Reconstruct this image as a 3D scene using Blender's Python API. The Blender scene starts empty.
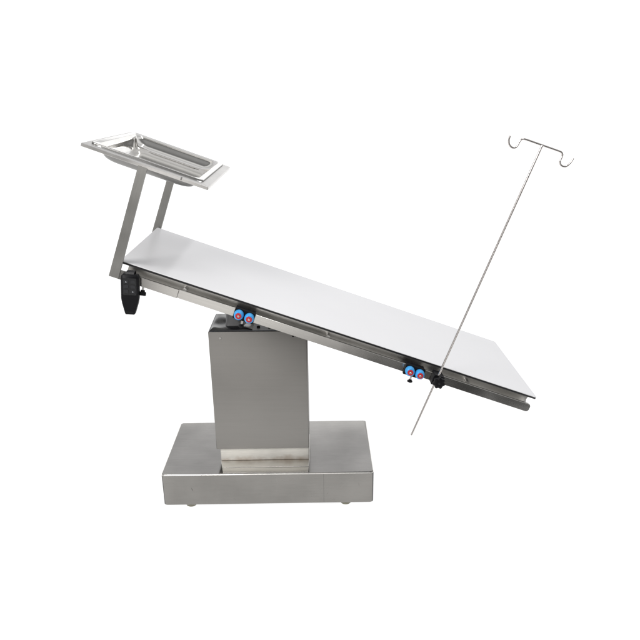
import bpy, bmesh, math, random
from mathutils import Vector, Matrix, Euler
from math import radians as RD, sin, cos, pi

random.seed(7)
S = bpy.context.scene
COL = S.collection

# ------------------------------------------------------------------ materials
def new_mat(name):
    m = bpy.data.materials.new(name)
    m.use_nodes = True
    nt = m.node_tree
    b = nt.nodes['Principled BSDF']
    return m, nt, b

def steel(name, col, rough, stretch=(3, 60, 60), streak=.10, smudge=.10, aniso=0.0, bump=.012, smudge_scale=5.0, warm=(1.0, .985, .955), metal=1.0):
    """brushed stainless steel: fine stretched grain in colour, roughness and bump, plus cloudy smudges"""
    m, nt, b = new_mat(name)
    N, L = nt.nodes, nt.links
    tc = N.new('ShaderNodeTexCoord')
    mp = N.new('ShaderNodeMapping'); mp.inputs['Scale'].default_value = stretch
    L.new(tc.outputs['Object'], mp.inputs['Vector'])
    g = N.new('ShaderNodeTexNoise'); g.inputs['Scale'].default_value = 4.0; g.inputs['Detail'].default_value = 5; g.inputs['Roughness'].default_value = .65
    L.new(mp.outputs['Vector'], g.inputs['Vector'])
    s = N.new('ShaderNodeTexNoise'); s.inputs['Scale'].default_value = smudge_scale; s.inputs['Detail'].default_value = 4
    L.new(tc.outputs['Object'], s.inputs['Vector'])
    mr = N.new('ShaderNodeMapRange'); mr.inputs['From Min'].default_value = .3; mr.inputs['From Max'].default_value = .7
    mr.inputs['To Min'].default_value = 1 - streak; mr.inputs['To Max'].default_value = 1 + streak
    L.new(g.outputs['Fac'], mr.inputs['Value'])
    mr2 = N.new('ShaderNodeMapRange'); mr2.inputs['From Min'].default_value = .3; mr2.inputs['From Max'].default_value = .7
    mr2.inputs['To Min'].default_value = 1 - smudge; mr2.inputs['To Max'].default_value = 1 + smudge
    L.new(s.outputs['Fac'], mr2.inputs['Value'])
    mu = N.new('ShaderNodeMath'); mu.operation = 'MULTIPLY'
    L.new(mr.outputs['Result'], mu.inputs[0]); L.new(mr2.outputs['Result'], mu.inputs[1])
    vm = N.new('ShaderNodeVectorMath'); vm.operation = 'SCALE'
    vm.inputs[0].default_value = (col*warm[0], col*warm[1], col*warm[2])
    L.new(mu.outputs['Value'], vm.inputs['Scale'])
    L.new(vm.outputs['Vector'], b.inputs['Base Color'])
    rr = N.new('ShaderNodeMapRange'); rr.inputs['From Min'].default_value = .3; rr.inputs['From Max'].default_value = .7
    rr.inputs['To Min'].default_value = max(.02, rough*.85); rr.inputs['To Max'].default_value = rough*1.18
    L.new(s.outputs['Fac'], rr.inputs['Value']); L.new(rr.outputs['Result'], b.inputs['Roughness'])
    b.inputs['Metallic'].default_value = metal
    if aniso: b.inputs['Anisotropic'].default_value = aniso
    if bump > .1:
        bp = N.new('ShaderNodeBump'); bp.inputs['Strength'].default_value = bump*10; bp.inputs['Distance'].default_value = .0004
        L.new(g.outputs['Fac'], bp.inputs['Height']); L.new(bp.outputs['Normal'], b.inputs['Normal'])
    return m

def plastic(name, col, rough, vary=.15, scale=60, bump=.1, coat=0, spec=.5, metallic=0):
    m, nt, b = new_mat(name)
    N, L = nt.nodes, nt.links
    tc = N.new('ShaderNodeTexCoord')
    n = N.new('ShaderNodeTexNoise'); n.inputs['Scale'].default_value = scale; n.inputs['Detail'].default_value = 4
    L.new(tc.outputs['Object'], n.inputs['Vector'])
    mr = N.new('ShaderNodeMapRange'); mr.inputs['To Min'].default_value = 1-vary; mr.inputs['To Max'].default_value = 1+vary
    L.new(n.outputs['Fac'], mr.inputs['Value'])
    vm = N.new('ShaderNodeVectorMath'); vm.operation = 'SCALE'; vm.inputs[0].default_value = col
    L.new(mr.outputs['Result'], vm.inputs['Scale']); L.new(vm.outputs['Vector'], b.inputs['Base Color'])
    mr2 = N.new('ShaderNodeMapRange'); mr2.inputs['To Min'].default_value = rough*.8; mr2.inputs['To Max'].default_value = min(1, rough*1.2)
    L.new(n.outputs['Fac'], mr2.inputs['Value']); L.new(mr2.outputs['Result'], b.inputs['Roughness'])
    b.inputs['Specular IOR Level'].default_value = spec
    b.inputs['Coat Weight'].default_value = coat
    b.inputs['Metallic'].default_value = metallic
    if bump:
        bp = N.new('ShaderNodeBump'); bp.inputs['Strength'].default_value = bump; bp.inputs['Distance'].default_value = .0006
        L.new(n.outputs['Fac'], bp.inputs['Height']); L.new(bp.outputs['Normal'], b.inputs['Normal'])
    return m

M = {}
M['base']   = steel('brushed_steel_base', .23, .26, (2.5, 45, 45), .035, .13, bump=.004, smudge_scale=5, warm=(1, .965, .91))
M['btop']   = steel('brushed_steel_base_top', .40, .16, (2.5, 45, 45), .05, .14, bump=.004, smudge_scale=5, warm=(1, .975, .93))  # same plinth steel, top lighter and sides darker to paint in their reflections
M['under']  = steel('satin_steel_underside_shaded', .24, .35, (10, 30, 30), .04, .06)  # basin steel darkened in place of a dim floor's reflection
M['shell']  = steel('brushed_steel_column', .265, .50, (2.0, 60, 60), .02, .07, bump=.008, smudge_scale=3, warm=(1, .965, .91), metal=.75)
M['inner']  = steel('brushed_steel_inner', .84, .40, (3, 40, 40), .05, .10, warm=(1, .97, .90), smudge_scale=9, metal=.15)
M['dseam_shade']  = steel('dark_seam_and_shade_steel', .13, .4)  # real seam line, and painted shade on the plinth's corners
M['painted_sheen'] = steel('steel_painted_sheen', .74, .22, (3, 40, 40), .05, .10, warm=(1, .98, .94), smudge_scale=9)  # bright steel standing in for a reflection and an edge highlight
M['rail']   = steel('brushed_steel_rail', .53, .21, (2.5, 50, 50), .045, .07, warm=(1, .98, .94), smudge_scale=8)
M['web']    = steel('brushed_steel_frame', .56, .30, (2, 24, 24), .03, .06, warm=(1, .98, .94), smudge_scale=7)
M['post']   = steel('brushed_steel_post', .34, .40, (70, 70, 4), .06, .08, warm=(1, .985, .94), smudge_scale=8)
M['frame']  = steel('satin_steel_frame', .66, .30, (20, 20, 20), .04, .07, warm=(1, .98, .95), smudge_scale=9)
M['polish'] = steel('polished_steel', .80, .07, (2, 6, 6), .05, .08, bump=.006, smudge_scale=7, warm=(1, .985, .955))
M['wire']   = steel('steel_rod', .72, .22, (30, 30, 30), .05, .06, warm=(1, .95, .92))
M['bolt']   = steel('steel_bolt', .62, .3, (30, 30, 30), .05, .06)
M['black']  = plastic('black_plastic', (.006, .006, .0075), .45, spec=.15, bump=.12, scale=220)
M['rubber'] = plastic('black_rubber', (.010, .010, .012), .55, bump=.2, scale=160)
M['cover']  = plastic('glossy_black_cover', (.016, .017, .020), .16, bump=.0, scale=20, vary=.3)
M['dark']   = plastic('dark_grey_plate', (.09, .095, .105), .30, scale=25, bump=.05, metallic=.4)
M['neck']   = plastic('grey_painted_neck', (.22, .22, .225), .38, scale=30, bump=.05)
M['edge']   = plastic('black_edge', (.010, .010, .011), .45, bump=.05)
M['face']   = plastic('keypad_film', (.008, .0085, .010), .35, bump=.0, scale=90)
M['key']    = plastic('keypad_button', (.014, .015, .018), .45, bump=.1, scale=120)
M['glint_mark']   = plastic('keypad_painted_glint', (.45, .47, .50), .5, bump=0)
M['blue']   = plastic('sky_blue_plastic', (.045, .36, .78), .38, vary=.08, bump=.05, scale=120)
M['red']    = plastic('red_plastic', (.50, .020, .025), .42, vary=.1, bump=.05, scale=150)
M['foot']   = plastic('levelling_foot', (.20, .19, .14), .5, scale=80)

# rust-brown staining along the foot of the inner column
nt = M['inner'].node_tree; b = nt.nodes['Principled BSDF']
src = b.inputs['Base Color'].links[0].from_socket
tc = nt.nodes.new('ShaderNodeTexCoord'); sp = nt.nodes.new('ShaderNodeSeparateXYZ'); nt.links.new(tc.outputs['Object'], sp.inputs['Vector'])
n = nt.nodes.new('ShaderNodeTexNoise'); n.inputs['Scale'].default_value = 28; n.inputs['Detail'].default_value = 6; nt.links.new(tc.outputs['Object'], n.inputs['Vector'])
h = nt.nodes.new('ShaderNodeMapRange'); h.inputs['From Min'].default_value = .141; h.inputs['From Max'].default_value = .172; h.inputs['To Min'].default_value = .62; h.inputs['To Max'].default_value = -.05
nt.links.new(sp.outputs['Z'], h.inputs['Value'])
ad = nt.nodes.new('ShaderNodeMath'); ad.operation = 'ADD'; nt.links.new(h.outputs['Result'], ad.inputs[0]); nt.links.new(n.outputs['Fac'], ad.inputs[1])
st = nt.nodes.new('ShaderNodeMapRange'); st.inputs['From Min'].default_value = .72; st.inputs['From Max'].default_value = 1.2; st.inputs['To Max'].default_value = .6; nt.links.new(ad.outputs['Value'], st.inputs['Value'])
mx = nt.nodes.new('ShaderNodeMix'); mx.data_type = 'RGBA'
nt.links.new(st.outputs['Result'], mx.inputs['Factor']); nt.links.new(src, mx.inputs['A']); mx.inputs['B'].default_value = (.30, .19, .10, 1)
nt.links.new(mx.outputs['Result'], b.inputs['Base Color'])

# a short scratch and a few scuffs on the front of the plinth
nt = M['base'].node_tree; b = nt.nodes['Principled BSDF']
src = b.inputs['Base Color'].links[0].from_socket
def mnode(op, a, c=None):
    q = nt.nodes.new('ShaderNodeMath'); q.operation = op; q.use_clamp = False
    for k_, v_ in enumerate((a, c)):
        if v_ is None: continue
        if isinstance(v_, (int, float)): q.inputs[k_].default_value = v_
        else: nt.links.new(v_, q.inputs[k_])
    return q.outputs['Value']
tc = nt.nodes.new('ShaderNodeTexCoord'); sp = nt.nodes.new('ShaderNodeSeparateXYZ'); nt.links.new(tc.outputs['Object'], sp.inputs['Vector'])
tot = None
for (sx_, sz_, wd, ln, sl, k_) in ((-.271, .077, .0016, .011, .35, .75), (.212, .052, .0010, .006, -.6, .4), (-.12, .034, .0009, .007, 1.2, .35), (.325, .088, .0012, .012, .2, .35)):
    dx = mnode('ABSOLUTE', mnode('ADD', mnode('SUBTRACT', sp.outputs['X'], sx_), mnode('MULTIPLY', mnode('SUBTRACT', sp.outputs['Z'], sz_), sl)))
    dz = mnode('ABSOLUTE', mnode('SUBTRACT', sp.outputs['Z'], sz_))
    q = mnode('MAXIMUM', mnode('SUBTRACT', 1.0, mnode('ADD', mnode('DIVIDE', dx, wd), mnode('DIVIDE', dz, ln))), 0.0)
    q = mnode('MULTIPLY', mnode('MINIMUM', mnode('MULTIPLY', q, 2.0), 1.0), k_)
    tot = q if tot is None else mnode('MAXIMUM', tot, q)
mx = nt.nodes.new('ShaderNodeMix'); mx.data_type = 'RGBA'
nt.links.new(tot, mx.inputs['Factor']); nt.links.new(src, mx.inputs['A']); mx.inputs['B'].default_value = (.05, .047, .042, 1)
nt.links.new(mx.outputs['Result'], b.inputs['Base Color'])

# white laminate top: diffuse white with a smooth, faintly reflecting finish
m, nt, b = new_mat('white_laminate'); M['white'] = m
tc = nt.nodes.new('ShaderNodeTexCoord'); n = nt.nodes.new('ShaderNodeTexNoise'); n.inputs['Scale'].default_value = 3; n.inputs['Detail'].default_value = 5
nt.links.new(tc.outputs['Object'], n.inputs['Vector'])
cr = nt.nodes.new('ShaderNodeValToRGB'); cr.color_ramp.elements[0].position = .3; cr.color_ramp.elements[1].position = .7
cr.color_ramp.elements[0].color = (.83, .83, .845, 1); cr.color_ramp.elements[1].color = (.85, .85, .865, 1)
nt.links.new(n.outputs['Fac'], cr.inputs['Fac']); nt.links.new(cr.outputs['Color'], b.inputs['Base Color'])
b.inputs['Roughness'].default_value = .32; b.inputs['Specular IOR Level'].default_value = .2

# white sweep with an added glow that keeps the ground shadowless white
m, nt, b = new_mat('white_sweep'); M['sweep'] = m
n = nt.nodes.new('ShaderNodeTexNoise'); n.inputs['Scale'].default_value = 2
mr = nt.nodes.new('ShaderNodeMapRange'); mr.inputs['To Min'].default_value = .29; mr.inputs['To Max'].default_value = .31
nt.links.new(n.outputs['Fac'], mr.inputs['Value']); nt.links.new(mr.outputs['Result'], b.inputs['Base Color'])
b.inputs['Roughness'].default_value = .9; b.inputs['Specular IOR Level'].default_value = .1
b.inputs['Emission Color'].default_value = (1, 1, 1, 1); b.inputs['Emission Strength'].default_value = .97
M['floor'] = plastic('dark_studio_floor', (.02, .02, .019), .6, scale=12)

# ------------------------------------------------------------------ mesh helpers
def link(name, bm, mat, parent=None, xf=None, smooth=40):
    bmesh.ops.remove_doubles(bm, verts=bm.verts, dist=1e-6)
    bmesh.ops.recalc_face_normals(bm, faces=bm.faces)
    me = bpy.data.meshes.new(name); bm.to_mesh(me); bm.free()
    me.materials.append(mat)
    o = bpy.data.objects.new(name, me); COL.objects.link(o)
    if smooth:
        for p in me.polygons: p.use_smooth = True
        me.set_sharp_from_angle(angle=RD(smooth))
    if parent: o.parent = parent
    if xf is not None: o.matrix_basis = xf
    return o

def empty(name, label, cat, xf, group=None):
    o = bpy.data.objects.new(name, None); COL.objects.link(o)
    o.empty_display_size = .05
    o.matrix_basis = xf
    o['label'] = label; o['category'] = cat
    if group: o['group'] = group
    return o

def box(bm, x0, x1, y0, y1, z0, z1, bev=0, seg=2):
    t = bmesh.new()
    bmesh.ops.create_cube(t, size=1)
    for v in t.verts:
        v.co = Vector(((x0+x1)/2+v.co.x*(x1-x0), (y0+y1)/2+v.co.y*(y1-y0), (z0+z1)/2+v.co.z*(z1-z0)))
    if bev: bmesh.ops.bevel(t, geom=t.edges[:], offset=bev, segments=seg, profile=.5, affect='EDGES')
    merge(bm, t)

def merge(bm, t, mat=None):
    if mat is not None: t.transform(mat)
    me = bpy.data.meshes.new('tmp'); t.to_mesh(me); t.free()
    bm.from_mesh(me); bpy.data.meshes.remove(me)

def rrect(x0, x1, y0, y1, r, k=6):
    """rounded rectangle loop, counter-clockwise; r single or 4 radii (x1y1, x0y1, x0y0, x1y0)"""
    rs = [r]*4 if not isinstance(r, (list, tuple)) else r
    pts = []
    for (cx, cy, sx, sy, a0), q in zip(((x1, y1, -1, -1, 0), (x0, y1, 1, -1, 90), (x0, y0, 1, 1, 180), (x1, y0, -1, 1, 270)), rs):
        for i in range(k+1):
            a = RD(a0+90*i/k)
            pts.append((cx+sx*q+q*cos(a), cy+sy*q+q*sin(a)))
    return pts

def loft(bm, loops, cap0=True, cap1=True):
    rows = [[bm.verts.new(p) for p in lp] for lp in loops]
    n = len(rows[0])
    for a, b_ in zip(rows, rows[1:]):
        for i in range(n):
            bm.faces.new((a[i], a[(i+1) % n], b_[(i+1) % n], b_[i]))
    if cap0: bm.faces.new(rows[0][::-1])
    if cap1: bm.faces.new(rows[-1])
    return rows

def prism(bm, pts, d0, d1, bev=0, axis='z'):
    """outline (a,b) extruded from d0 to d1 with a small chamfer; axis tells which coordinate is the depth"""
    def P(p, d): return {'z': (p[0], p[1], d), 'y': (p[0], d, p[1]), 'x': (d, p[0], p[1])}[axis]
    if not bev:
        loft(bm, [[P(p, d0) for p in pts], [P(p, d1) for p in pts]]); return
    c = Vector((sum(p[0] for p in pts)/len(pts), sum(p[1] for p in pts)/len(pts)))
    n = len(pts); inner = []
    for i in range(n):
        a, b_, d = Vector(pts[i-1]), Vector(pts[i]), Vector(pts[(i+1) % n])
        e1 = (b_-a); e2 = (d-b_)
        if e1.length < 1e-9: e1 = e2
        if e2.length < 1e-9: e2 = e1
        e1.normalize(); e2.normalize()
        nn = Vector((-(e1.y+e2.y), e1.x+e2.x))
        if nn.length < 1e-9: nn = c-b_
        nn.normalize()
        if nn.dot(c-b_) < 0: nn = -nn
        inner.append(tuple(b_+nn*bev))
    s = 1 if d1 > d0 else -1
    loft(bm, [[P(p, d0) for p in inner], [P(p, d0+s*bev) for p in pts], [P(p, d1-s*bev) for p in pts], [P(p, d1) for p in inner]])

def lathe(bm, prof, origin=(0, 0, 0), axis=(0, 0, 1), n=28):
    """profile [(radius, along)] turned about axis through origin"""
    q = Vector((0, 0, 1)).rotation_difference(Vector(axis)).to_matrix()
    o = Vector(origin)
    loops = [[o+q@Vector((max(r, 1e-5)*cos(2*pi*i/n), max(r, 1e-5)*sin(2*pi*i/n), h)) for i in range(n)] for r, h in prof]
    loft(bm, loops)

def lobed(bm, origin, axis, R0, amp, lobes, h0, h1, n=60, bev=.0015):
    q = Vector((0, 0, 1)).rotation_difference(Vector(axis)).to_matrix(); o = Vector(origin)
    def ring(s, h):
        out = []
        for i in range(n):
            a = 2*pi*i/n
            r = (R0+amp*cos(lobes*a))*s
            out.append(o+q@Vector((r*cos(a), r*sin(a), h)))
        return out
    k = 1-bev/R0
    loft(bm, [ring(k*.98, h0), ring(1, h0+bev), ring(1, h1-bev), ring(k, h1-bev*.2), ring(k*.6, h1)])

def tube(bm, pts, r, n=14):
    pts = [Vector(p) for p in pts]
    tang = []
    for i in range(len(pts)):
        a = pts[max(i-1, 0)]; b_ = pts[min(i+1, len(pts)-1)]
        tang.append((b_-a).normalized())
    ref = Vector((0, 1, 0))
    loops = []
    for p, t in zip(pts, tang):
        u = t.cross(ref)
        if u.length < 1e-4: u = t.cross(Vector((1, 0, 0)))
        u.normalize(); w = t.cross(u).normalized()
        loops.append([p+u*r*cos(2*pi*i/n)+w*r*sin(2*pi*i/n) for i in range(n)])
    p0, t0, p1, t1 = pts[0], tang[0], pts[-1], tang[-1]
    first = [p0-t0*r*.5+(v-p0)*.55 for v in loops[0]]
    last = [p1+t1*r*.5+(v-p1)*.55 for v in loops[-1]]
    loft(bm, [first]+loops+[last])

def spline(pts, k=6):
    P = [Vector(p) for p in pts]; out = []
    for i in range(len(P)-1):
        a = P[max(i-1, 0)]; b_ = P[i]; c = P[i+1]; d = P[min(i+2, len(P)-1)]
        for j in range(k):
            t = j/k
            out.append(.5*((2*b_)+(c-a)*t+(2*a-5*b_+4*c-d)*t*t+(3*b_-a-3*c+d)*t**3))
    out.append(P[-1]); return out

def T(x, y, z): return Matrix.Translation((x, y, z))

# ------------------------------------------------------------------ measured layout (metres)
FZ = -.008                                    # floor level
GAP = .012                                   # levelling feet under the plinth
BX, BY0, BY1, BZ = .3779, 0.0, .3835, .1263+GAP
KX0, KX1, KY0, KY1, KZ0, KZ1 = -.1873, .1486, .0771, .2614, .1937, .6474
IX0, IX1, IY0 = -.1745, .1462, .0864
TL, TW = 1.40, .5203
TAB = T(-.4097, -.0698, .9406) @ Euler((0, 0, RD(.1296))).to_matrix().to_4x4() @ Euler((0, RD(20.2356), 0)).to_matrix().to_4x4() @ Euler((RD(-.9957), 0, 0)).to_matrix().to_4x4()

# ------------------------------------------------------------------ setting
bm = bmesh.new()
prof = [(-.65, FZ)]
R_ = 1.0
for i in range(17):
    a = RD(90*i/16); prof.append((5.0+R_*sin(a), FZ+R_-R_*cos(a)))
prof.append((6.0, 2.75))
rows = [[bm.verts.new((x, y if k else f, z)) for k, (y, z) in enumerate(prof)] for x, f in ((-14, -2.4), (-3.2, -2.4), (-2.1, -1.8), (-1.2, -1.1), (-.2, -.9), (1.7, -.75), (2.3, -1.4), (3.2, -2.4), (14, -2.4))]  # front edge shaped to keep the white glow out of rail reflections
for a, b_ in zip(rows, rows[1:]):
    for i in range(len(prof)-1): bm.faces.new((a[i], a[i+1], b_[i+1], b_[i]))
o = link('backdrop', bm, M['sweep']); o['kind'] = 'structure'
bm = bmesh.new()
v = [bm.verts.new(p) for p in ((-12, -12, FZ-.004), (12, -12, FZ-.004), (12, 8, FZ-.004), (-12, 8, FZ-.004))]; bm.faces.new(v)
o = link('floor', bm, M['floor']); o['kind'] = 'structure'

# ------------------------------------------------------------------ operating table
ROOT = T(0, BY1/2, FZ); RI = ROOT.inverted()
table = empty('operating_table', 'stainless steel veterinary operating table with white top tilted down to the right', 'operating table', ROOT)
def tpart(name, bm, mat, parent=None, xf=Matrix(), **k):
    if parent is None: return link(name, bm, mat, table, RI@xf, **k)
    return link(name, bm, mat, parent, Matrix(), **k)

# plinth
bm = bmesh.new()
def rl(ins, z, r=.013): return [(x, y, z) for x, y in rrect(-BX+ins, BX-ins, BY0+ins, BY1-ins, r-ins*.5, 8)]
loft(bm, [rl(.012, GAP+.004), rl(.002, GAP), rl(0, GAP+.002), rl(0, BZ-.0045), rl(.0005, BZ-.0024), rl(.0016, BZ-.0009), rl(.0030, BZ-.0002), rl(.0048, BZ)])
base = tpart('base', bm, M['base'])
base.data.materials.append(M['btop']); base.data.materials.append(M['dseam_shade']); base.data.materials.append(M['painted_sheen'])
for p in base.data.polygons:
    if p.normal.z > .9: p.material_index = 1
    elif p.normal.z > .12: p.material_index = 3  # brighter bevel faces paint a highlight along the top edge
    elif abs(p.normal.x) > .55 and abs(p.normal.z) < .3: p.material_index = 2  # darker side and corner faces paint in a dim reflection
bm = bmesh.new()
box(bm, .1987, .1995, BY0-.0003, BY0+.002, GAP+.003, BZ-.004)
seam = tpart('seam', bm, M['dseam_shade'], base)
for fx in (-.284, .279):
    for fy in (.034, BY1-.045):
        bm = bmesh.new()
        lathe(bm, [(.017, FZ), (.020, FZ+.003), (.020, FZ+.011), (.012, FZ+.014), (.012, GAP+.003)], (fx, fy, 0))
        tpart('foot', bm, M['foot'], base)

# inner telescoping column
bm = bmesh.new()
box(bm, IX0, IX1, IY0, KY1-.012, BZ+.0027, KZ0+.2, .002)
inner = tpart('inner_column', bm, M['inner'])
bm = bmesh.new(); prism(bm, [(IX0+.010, .040), (IX1-.0005, .040), (IX1+.003, IY0), (IX1+.003, KY1+.01), (IX0-.001, KY1+.01), (IX0-.001, IY0)], BZ+.0003, BZ+.0025, .0005)  # thin plate shaped and coloured as the column's reflection on the plinth
tpart('painted_sheen', bm, M['painted_sheen'], inner)
bm = bmesh.new(); prism(bm, [(IX0+.017, .0055), (IX1-.002, .0055), (IX1-.0006, .0375), (IX0+.0105, .0375)], BZ+.0003, BZ+.0014, .0004)  # second plate carries the painted reflection on to the front edge
tpart('painted_sheen', bm, M['painted_sheen'], inner)
# outer column shell
bm = bmesh.new()
def kl(ins, z): return [(x, y, z) for x, y in rrect(KX0+ins, KX1-ins, KY0+ins, KY1-ins, .004, 4)]
loft(bm, [kl(.0015, KZ0), kl(0, KZ0+.0015), kl(0, KZ1-.002), kl(.0007, KZ1-.0006), kl(.002, KZ1)])
shell = tpart('outer_column', bm, M['shell'])
for sx, sz, mt in ((-.1466, .6254, 'bolt'), (.1012, .6304, 'black')):
    bm = bmesh.new(); lathe(bm, [(.0042, 0), (.0042, .001), (.003, .0024), (.001, .0026)], (sx, KY0-.0001, sz), (0, -1, 0), 20)
    tpart('screw', bm, M[mt], shell)
for sz in (.612, .47, .33):
    bm = bmesh.new(); lathe(bm, [(.0045, 0), (.0045, .0015), (.003, .003), (.001, .0034)], (KX0+.0001, KY0+.03, sz), (-1, 0, 0), 20)
    tpart('screw', bm, M['bolt'], shell)
# top: dark plate with a glossy, slightly rumpled black boot on its left
bm = bmesh.new()
prism(bm, rrect(KX0+.003, KX1-.003, KY0+.003, KY1-.003, .004), KZ1+.0002, KZ1+.0035, .001)
top = tpart('top_plate', bm, M['dark'])
bm = bmesh.new(); lathe(bm, [(.006, 0), (.006, .004), (.0035, .0055)], (-.018, .111, KZ1+.003), n=20); tpart('bolt', bm, M['black'], top)
bm = bmesh.new(); lathe(bm, [(.005, 0), (.005, .003), (.003, .0042)], (.02, .105, KZ1+.003), n=20); tpart('bolt', bm, M['black'], top)
bm = bmesh.new()
nx, ny = 40, 44
x0, x1, y0, y1 = KX0+.006, -.036, KY0+.005, KY1-.008
gr = []
for i in range(nx+1):
    row = []
    for j in range(ny+1):
        s, t = i/nx, j/ny
        e = min(s, 1-s, t, 1-t)
        e = min(1, e/.08)
        z = KZ1+.0036+.0045*e**.5 + e*(.0022*sin(9*t+4*s+1)*cos(5*s-2*t)+.0009*sin(17*s+6*t))
        row.append(bm.verts.new((x0+(x1-x0)*s, y0+(y1-y0)*t, z)))
    gr.append(row)
for i in range(nx):
    for j in range(ny): bm.faces.new((gr[i][j], gr[i+1][j], gr[i+1][j+1], gr[i][j+1]))
tpart('rubber_boot', bm, M['cover'], smooth=60)
# tilting neck that carries the top
bm = bmesh.new()
def nl(z, cx, hx, hy): return [(cx+x, .172+y, z) for x, y in rrect(-hx, hx, -hy, hy, .012, 5)]
loft(bm, [nl(KZ1+.004, -.098, .036, .062), nl(KZ1+.02, -.104, .027, .055), nl(KZ1+.06, -.110, .021, .050), nl(KZ1+.092, -.113, .020, .050)])
neck = tpart('tilt_neck', bm, M['neck'])
bm = bmesh.new(); lathe(bm, [(.018, -.075), (.020, -.073), (.020, .073), (.018, .075)], (-.115, .172, KZ1+.078), (0, 1, 0)); tpart('pivot_pin', bm, M['bolt'], neck)
bm = bmesh.new()
tube(bm, [(.02, .19, KZ1+.004), (.055, .19, KZ1+.045)], .012); tpart('tilt_actuator', bm, M['bolt'])

# table top and its frame, in the tilted frame (u along, v across, n up)
bm = bmesh.new()
prism(bm, rrect(0, TL, 0, TW, .006, 4), -.0022, 0, .0005)
ttop = tpart('tabletop', bm, M['white'], xf=TAB)
bm = bmesh.new()
prism(bm, rrect(.0004, TL-.0004, .0004, TW-.0004, .006, 4), -.0085, -.0022, .0008)
tpart('edge_band', bm, M['edge'], ttop)
bm = bmesh.new()
W0, W1 = .014, TW-.014
# side channels with small return lips, cross members, underside sheet
for (va, vb) in ((W0, W0+.003), (W1-.003, W1)):
    pts = [(.026, -.0087), (1.380, -.0087), (1.3768, -.016), (1.376, -.024), (1.380, -.034), (1.380, -.052), (.030, -.052), (.026, -.046)]
    prism(bm, pts, va, vb, .0004, 'y')
for (va, vb) in ((W0+.0032, W0+.030), (W1-.030, W1-.0032)):
    box(bm, .04, 1.37, va, vb, -.0515, -.0485)
for u in (.20, .34, .62, 1.0, 1.30):
    box(bm, u-.015, u+.015, W0+.0302, W1-.0302, -.050, -.012, .001)
box(bm, .20, .62, .12, .40, -.062, -.0502, .001)
sf = tpart('side_frame', bm, M['web'], xf=TAB)

def rail_bm(v0_, v1_, u0_, u1_):
    bm = bmesh.new()
    r = .010; za, zb = -.0515, -.0235
    pts = [(u0_, zb), (u0_, za)]
    for i in range(9): a = RD(-90+90*i/8); pts.append((u1_-r+r*cos(a), za+r+r*sin(a)))
    for i in range(9): a = RD(90*i/8); pts.append((u1_-r+r*cos(a), zb-r+r*sin(a)))
    prism(bm, pts, v0_, v1_, .0009, 'y'); return bm
RF = -.0206
for side in (0, 1):
    va, vb = (RF, RF+.010) if side == 0 else (TW-RF-.010, TW-RF)
    r_ = tpart('rail', rail_bm(va, vb, .1951, 1.3835), M['rail'], xf=TAB)
    if side == 0:
        for u in (.2102, .6778, 1.1575):
            bm = bmesh.new(); lathe(bm, [(.0062, 0), (.0062, W0-(RF+.010))], (u, RF+.010, -.0235), (0, 1, 0), 20)
            tpart('spacer', bm, M['bolt'], r_)

# ------------------------------------------------------------------ instrument tray stand
stand = empty('tray_stand', 'raised steel frame on two flat posts at the left end of the table', 'tray stand', TAB@T(0, 0, -.05))
SI = T(0, 0, .05)
PT = .295
for side in (0, 1):
    va, vb = (RF-.0012, RF+.007) if side == 0 else (TW-RF-.007, TW-RF+.0012)
    bm = bmesh.new()
    prism(bm, [(-.0172, -.0518), (.0128, -.0518), (.0112, PT), (-.0155, PT)], va, vb, .0007, 'y')
    link('post', bm, M['post'], stand, SI)
    bm = bmesh.new()
    ea, eb = (va+.0004, vb+.0025) if side == 0 else (va-.0025, vb-.0004)
    prism(bm, [(.0130, -.0522), (.1945, -.0530), (.1945, -.0247), (.0130, -.0240)], ea, eb, .0008, 'y')
    link('slide_bar', bm, M['rail'], stand, SI)
# frame: flat ring with a turned-down outer edge
U0, U1, V0, V1, HN = -.1836, .1923, -.0185, .5379, .3027
bm = bmesh.new()
def fr(ins, z, r=.003): return [(x, y, z) for x, y in rrect(U0+ins, U1-ins, V0+ins, V1-ins, max(r, .0008), 4)]
loft(bm, [fr(.030, HN-.003), fr(.004, HN-.003), fr(.0025, HN-.0100), fr(.0006, HN-.0100), fr(0, HN-.0094), fr(0, HN-.0012), fr(.0012, HN), fr(.030, HN), fr(.030, HN-.003)], False, False)
fo = link('tray_frame', bm, M['frame'], stand, SI)
bm = bmesh.new()
box(bm, .1085, .1125, V0-.0008, V0+.006, HN-.0075, HN+.0010); link('weld_tab', bm, M['under'], fo, Matrix())
# clamp screw under the near bar
def knob_part(parent, xf, u, v, n0, ln, R0, h, mat='black', lobes=5, tilt=(0, 0, -1)):
    ax = Vector(tilt).normalized()
    bm = bmesh.new(); lathe(bm, [(.0032, 0), (.0032, ln+.003)], (u, v, n0), ax, 16)
    sc = link('clamp_screw', bm, M['bolt'], parent, xf)
    bm = bmesh.new(); p = Vector((u, v, n0))+ax*ln
    lathe(bm, [(R0*.5, 0), (R0*.62, .002), (R0*.55, h*.35)], p, ax, 20)
    lobed(bm, p+ax*h*.3, ax, R0*.86, R0*.16, lobes, 0, h*.7)
    link('knob', bm, M[mat], sc, Matrix())
knob_part(stand, SI, .089, RF+.0045, -.0525, .010, .0115, .017, lobes=3, tilt=(.18, -.15, -1))

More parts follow.
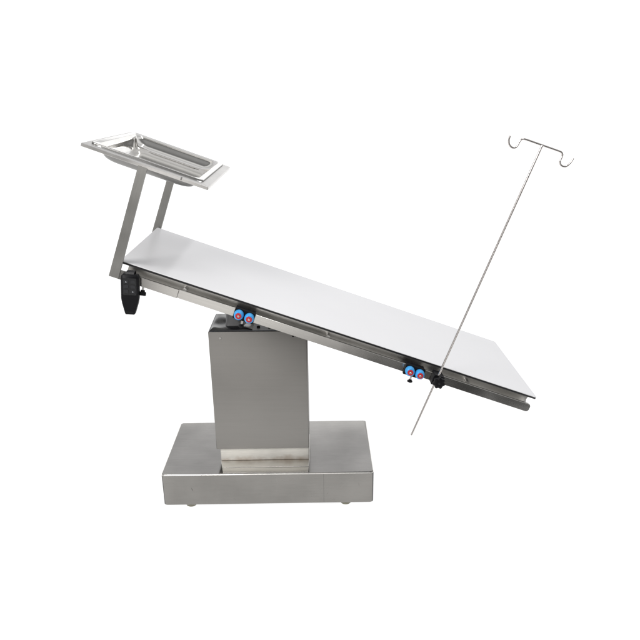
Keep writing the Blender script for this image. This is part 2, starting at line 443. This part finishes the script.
# ------------------------------------------------------------------ loose tray lying in the frame
tray = empty('instrument_tray', 'polished stainless steel instrument basin with rounded corners sitting in the raised frame', 'tray', TAB@T(0, .27, HN))
TI = T(0, -.27, -HN)
bm = bmesh.new()
A0, A1, B0, B1 = -.1715, .1665, .026, .5295
def tl(ins, z, r): return [(x, y, HN+z) for x, y in rrect(A0+ins, A1-ins, B0+ins, B1-ins, r, 12)]
inside = [(.0007, .0046, .016), (.0022, .0052, .016), (.0040, .0050, .016), (.0140, .0046, .024), (.0165, .0040, .026), (.0185, .0022, .028),
          (.0225, -.0100, .030), (.0262, -.0200, .032), (.0300, -.0278, .034), (.0350, -.0337, .037), (.0415, -.0375, .041), (.0500, -.0394, .045), (.0640, -.0402, .050), (.090, -.0405, .05)]
outside = [(.0900, -.0417, .05), (.0640, -.0414, .05), (.0495, -.0406, .044), (.0405, -.0386, .040), (.0338, -.0346, .036), (.0288, -.0284, .033), (.0250, -.0202, .031), (.0213, -.0102, .029), (.0172, .0018, .027), (.0150, .0030, .024), (.0040, .0036, .016), (.0022, .0034, .016), (.0016, .0012, .016), (.0000, .0010, .016), (.0002, .0040, .016), (.0009, .0045, .016)]
loops = [tl(*q) for q in inside]
rows = loft(bm, loops, False, True)
basin = link('basin', bm, M['polish'], tray, TI, smooth=75)
bm = bmesh.new(); loft(bm, [tl(*q) for q in outside[::-1]], False, True)
link('underside', bm, M['under'], basin, Matrix(), smooth=75)  # dark shell and lip paint the dim reflection and rim shadow line

# ------------------------------------------------------------------ hand control hanging on the near bar
hx, hy, hz = (TAB@Vector((.046, -.034, -.022)))
HX = T(hx, hy, hz)@Euler((RD(-3), RD(5), RD(2))).to_matrix().to_4x4()
hand = empty('hand_control', 'black handheld remote with keypad hooked over the bar at the left end', 'remote', HX)
bm = bmesh.new()
def hp(s, t):   # outline (x, z), hangs down
    return [(-.0255*s, -.002-t), (-.0270*s, -.012), (-.0265*s, -.072), (-.0235*s, -.088), (-.0150*s, -.1195+t), (-.0125*s, -.1225+t), (.0125*s, -.1225+t), (.0150*s, -.1195+t), (.0235*s, -.088), (.0265*s, -.072), (.0270*s, -.012), (.0255*s, -.002-t), (.0215*s, .0025-t), (-.0215*s, .0025-t)]
def lay(s, t, y): return [(x, y, z) for x, z in hp(s, t)]
loft(bm, [lay(.84, .004, .014), lay(.96, .001, .012), lay(1, 0, .006), lay(1, 0, -.009), lay(.965, .0012, -.0125), lay(.88, .003, -.0145)])
hb = link('body', bm, M['black'], hand, Matrix())
bm = bmesh.new(); prism(bm, rrect(-.0205, .0205, -.060, -.008, .004), -.0149, -.0141, .0003, 'y'); fp = link('keypad', bm, M['face'], hb, Matrix())
for r in range(3):
    for c in range(2):
        bm = bmesh.new(); x = -.0100+.020*c; z = -.019-.015*r
        prism(bm, rrect(x-.0072, x+.0072, z-.0048, z+.0048, .002), -.0165, -.0147, .0006, 'y'); kb = link('button', bm, M['key'], fp, Matrix())
        if (r, c) in ((0, 0), (2, 1)):
            bm = bmesh.new(); prism(bm, [(x-.0022, z-.0014), (x+.0022, z-.0014), (x, z+.002)], -.0168, -.01649, 0, 'y')
            link('glint_mark', bm, M['glint_mark'], kb, Matrix())  # pale mark painted in place of a glint on the button
bm = bmesh.new(); box(bm, -.011, .011, -.0149, -.0139, -.1135, -.1120); link('bottom_groove', bm, M['face'], hb, Matrix())
# hook band over the bar
bm = bmesh.new()
path = [(-.006, -.018), (-.0075, .002), (-.0035, .0075), (.004, .0090), (.0165, .0090), (.0215, .007), (.0225, .000), (.0225, -.010)]
w = .0022
lo = []
for (y, z), k in zip(path, range(len(path))):
    a = Vector(path[max(k-1, 0)]); b_ = Vector(path[min(k+1, len(path)-1)]); t = (b_-a).normalized(); nrm = Vector((-t.y, t.x))*w/2
    lo.append([(-.012, y+nrm.x, z+nrm.y), (.012, y+nrm.x, z+nrm.y), (.012, y-nrm.x, z-nrm.y), (-.012, y-nrm.x, z-nrm.y)])
loft(bm, lo); link('hook', bm, M['rubber'], hand, Matrix())

# ------------------------------------------------------------------ rope cleats: black block with two blue rollers
def make_cleat(u, n_, label):
    rt = empty('rope_cleat', label, 'rope cleat', TAB@T(u, RF, n_), 'rope cleats clamped to the near rail')
    bm = bmesh.new()
    prism(bm, rrect(-.033, .033, -.0195, .0165, .003), -.0125, -.0012, .0012, 'y')
    box(bm, -.031, .031, -.0012, .0200, .0118, .0155, .001)
    box(bm, -.031, .031, .0122, .0200, -.0180, .0118, .001)
    link('clamp_block', bm, M['black'], rt, Matrix())
    for s in (-.0168, .0168):
        bm = bmesh.new()
        lathe(bm, [(.0120, 0), (.0142, .0012), (.0150, .004), (.0152, .009), (.0150, .013), (.0142, .0175), (.0122, .0205), (.0108, .0215), (.0098, .0213)], (s, -.0128, 0), (0, -1, 0), 36)
        ro = link('roller', bm, M['blue'], rt, Matrix())
        bm = bmesh.new(); lathe(bm, [(.0094, 0), (.0094, .0012), (.0088, .0022), (.0045, .0025)], (s, -.0338, 0), (0, -1, 0), 28); hu = link('hub', bm, M['red'], ro, Matrix())
        bm = bmesh.new(); lathe(bm, [(.0034, 0), (.0034, .0016), (.0026, .0024), (.0012, .0020)], (s, -.0358, 0), (0, -1, 0), 18); link('screw', bm, M['bolt'], hu, Matrix())
    knob_part(rt, Matrix(), -.001, -.0035, -.0195, .012, .0085, .011, lobes=4, tilt=(.1, -.1, -1))
    return rt
make_cleat(.4068, -.0336, 'black clamp with two blue rollers in front of the column top')
make_cleat(.9726, -.0350, 'black clamp with two blue rollers beside the drip pole clamp')

# ------------------------------------------------------------------ drip (IV) pole
PV, PU = -.0452, 1.047
pole = empty('drip_pole', 'thin steel drip pole with two hooks clamped to the lower right rail', 'drip pole', TAB@T(PU, PV, -.2416))
PI_ = T(-PU, -PV, .2416)
bm = bmesh.new(); tube(bm, [(1.0450, PV, -.2416), (1.0466, PV, .10), (1.0487, PV, .7325)], .0037)
link('rod', bm, M['wire'], pole, PI_)
H = [(.9515, .7250), (.9535, .7135), (.9585, .7040), (.9665, .6990), (.9745, .6985), (.9812, .7030), (.9835, .7130), (.9842, .7220), (.9885, .7290), (.9985, .7312), (1.02, .7318), (1.0486, .7325), (1.078, .7332), (1.0985, .7336), (1.1085, .7330), (1.1148, .7270), (1.1158, .7175), (1.1160, .7085), (1.1215, .7015), (1.1310, .6992), (1.1405, .7035), (1.1460, .7150), (1.1487, .7285)]
bm = bmesh.new(); tube(bm, spline([(u, PV, n_) for u, n_ in H], 6), .0030, 12)
link('hook_bar', bm, M['wire'], pole, PI_)
bm = bmesh.new()
prism(bm, rrect(1.0315, 1.0675, -.0520, -.0170, .004), PV-.0065, RF-.0008, .0015, 'y')
box(bm, 1.0345, 1.0645, RF-.0008, RF+.016, -.0230, -.0180, .0005)
box(bm, 1.0345, 1.0645, RF+.0110, RF+.016, -.0500, -.0231, .001)
cl = link('clamp', bm, M['black'], pole, PI_)
bm = bmesh.new()
lathe(bm, [(.008, 0), (.009, .003), (.008, .007)], (1.0510, PV-.0063, -.0345), (0, -1, 0), 24)
lobed(bm, (1.0510, PV-.0110, -.0345), (0, -1, 0), .0180, .0018, 7, 0, .015, n=84, bev=.003)
kn = link('knob', bm, M['black'], cl, Matrix())
bm = bmesh.new(); lathe(bm, [(.0045, 0), (.0045, .0008), (.003, .0014)], (1.0510, PV-.0248, -.0345), (0, -1, 0), 20); link('cap', bm, M['face'], kn, Matrix())

# ------------------------------------------------------------------ lights
def area(name, loc, target, sx, sy, power, col=(1, 1, 1)):
    l = bpy.data.lights.new(name, 'AREA'); l.shape = 'RECTANGLE'; l.size = sx; l.size_y = sy; l.energy = power; l.color = col
    o = bpy.data.objects.new(name, l); COL.objects.link(o)
    o.location = loc; o.rotation_euler = (Vector(target)-Vector(loc)).to_track_quat('-Z', 'Y').to_euler()
    return o
area('top_softbox', (1.0, .25, 3.1), (.15, .22, .7), 1.7, .16, 9.5)
area('key_softbox', (-1.7, -2.3, 3.0), (-.35, .2, .9), 1.6, 1.6, 108, (1, .985, .97))
area('front_fill', (-.65, -4.0, 1.0), (-.2, .2, .9), 1.2, .6, 6.5, (1, .98, .96))  # unseen fill added to brighten the tray frame and posts
area('low_fill', (-.05, -1.75, .40), (0, .2, .6), 1.35, .6, 3.0, (1, .98, .96))  # unseen fill added below the view to brighten the rail

w = bpy.data.worlds.new('World'); S.world = w; w.use_nodes = True
bg = w.node_tree.nodes['Background']
tc = w.node_tree.nodes.new('ShaderNodeTexCoord'); 
dp = w.node_tree.nodes.new('ShaderNodeVectorMath'); dp.operation = 'DOT_PRODUCT'; dp.inputs[1].default_value = (0, .6, .8)
w.node_tree.links.new(tc.outputs['Generated'], dp.inputs[0])
cr = w.node_tree.nodes.new('ShaderNodeValToRGB')
e = cr.color_ramp.elements
e[0].position = 0; e[0].color = (.07, .07, .07, 1); e[1].position = 1; e[1].color = (.80, .80, .82, 1)
for p_, v_ in ((.5, .30), (.57, .18), (.63, .20), (.68, .74), (.74, .80), (.79, .54)):  # light and dark bands added for contrast in the basin's reflections
    q_ = e.new(p_); q_.color = (v_, v_, v_, 1)
mr = w.node_tree.nodes.new('ShaderNodeMapRange'); mr.inputs['From Min'].default_value = -1
w.node_tree.links.new(dp.outputs['Value'], mr.inputs['Value']); w.node_tree.links.new(mr.outputs['Result'], cr.inputs['Fac'])
w.node_tree.links.new(cr.outputs['Color'], bg.inputs['Color']); bg.inputs['Strength'].default_value = 1.0

# ------------------------------------------------------------------ camera
cam = bpy.data.cameras.new('camera'); co = bpy.data.objects.new('camera', cam); COL.objects.link(co)
cam.sensor_width = 36; cam.sensor_fit = 'HORIZONTAL'; cam.lens = 662.2136/640*36
cam.clip_start = .05; cam.clip_end = 200
rot = Matrix.Rotation(RD(-.1994), 4, 'Z')@Matrix.Rotation(RD(90-19.8288), 4, 'X')@Matrix.Rotation(RD(-.7325), 4, 'Z')
co.matrix_world = T(.1864, -2.0238, 1.4437)@rot
S.camera = co
S.view_settings.view_transform = 'Standard'; S.view_settings.look = 'None'; S.view_settings.exposure = 0; S.view_settings.gamma = 1
S.cycles.max_bounces = 8; S.cycles.sample_clamp_indirect = 2.5; S.cycles.blur_glossy = 1.0; S.cycles.caustics_reflective = False
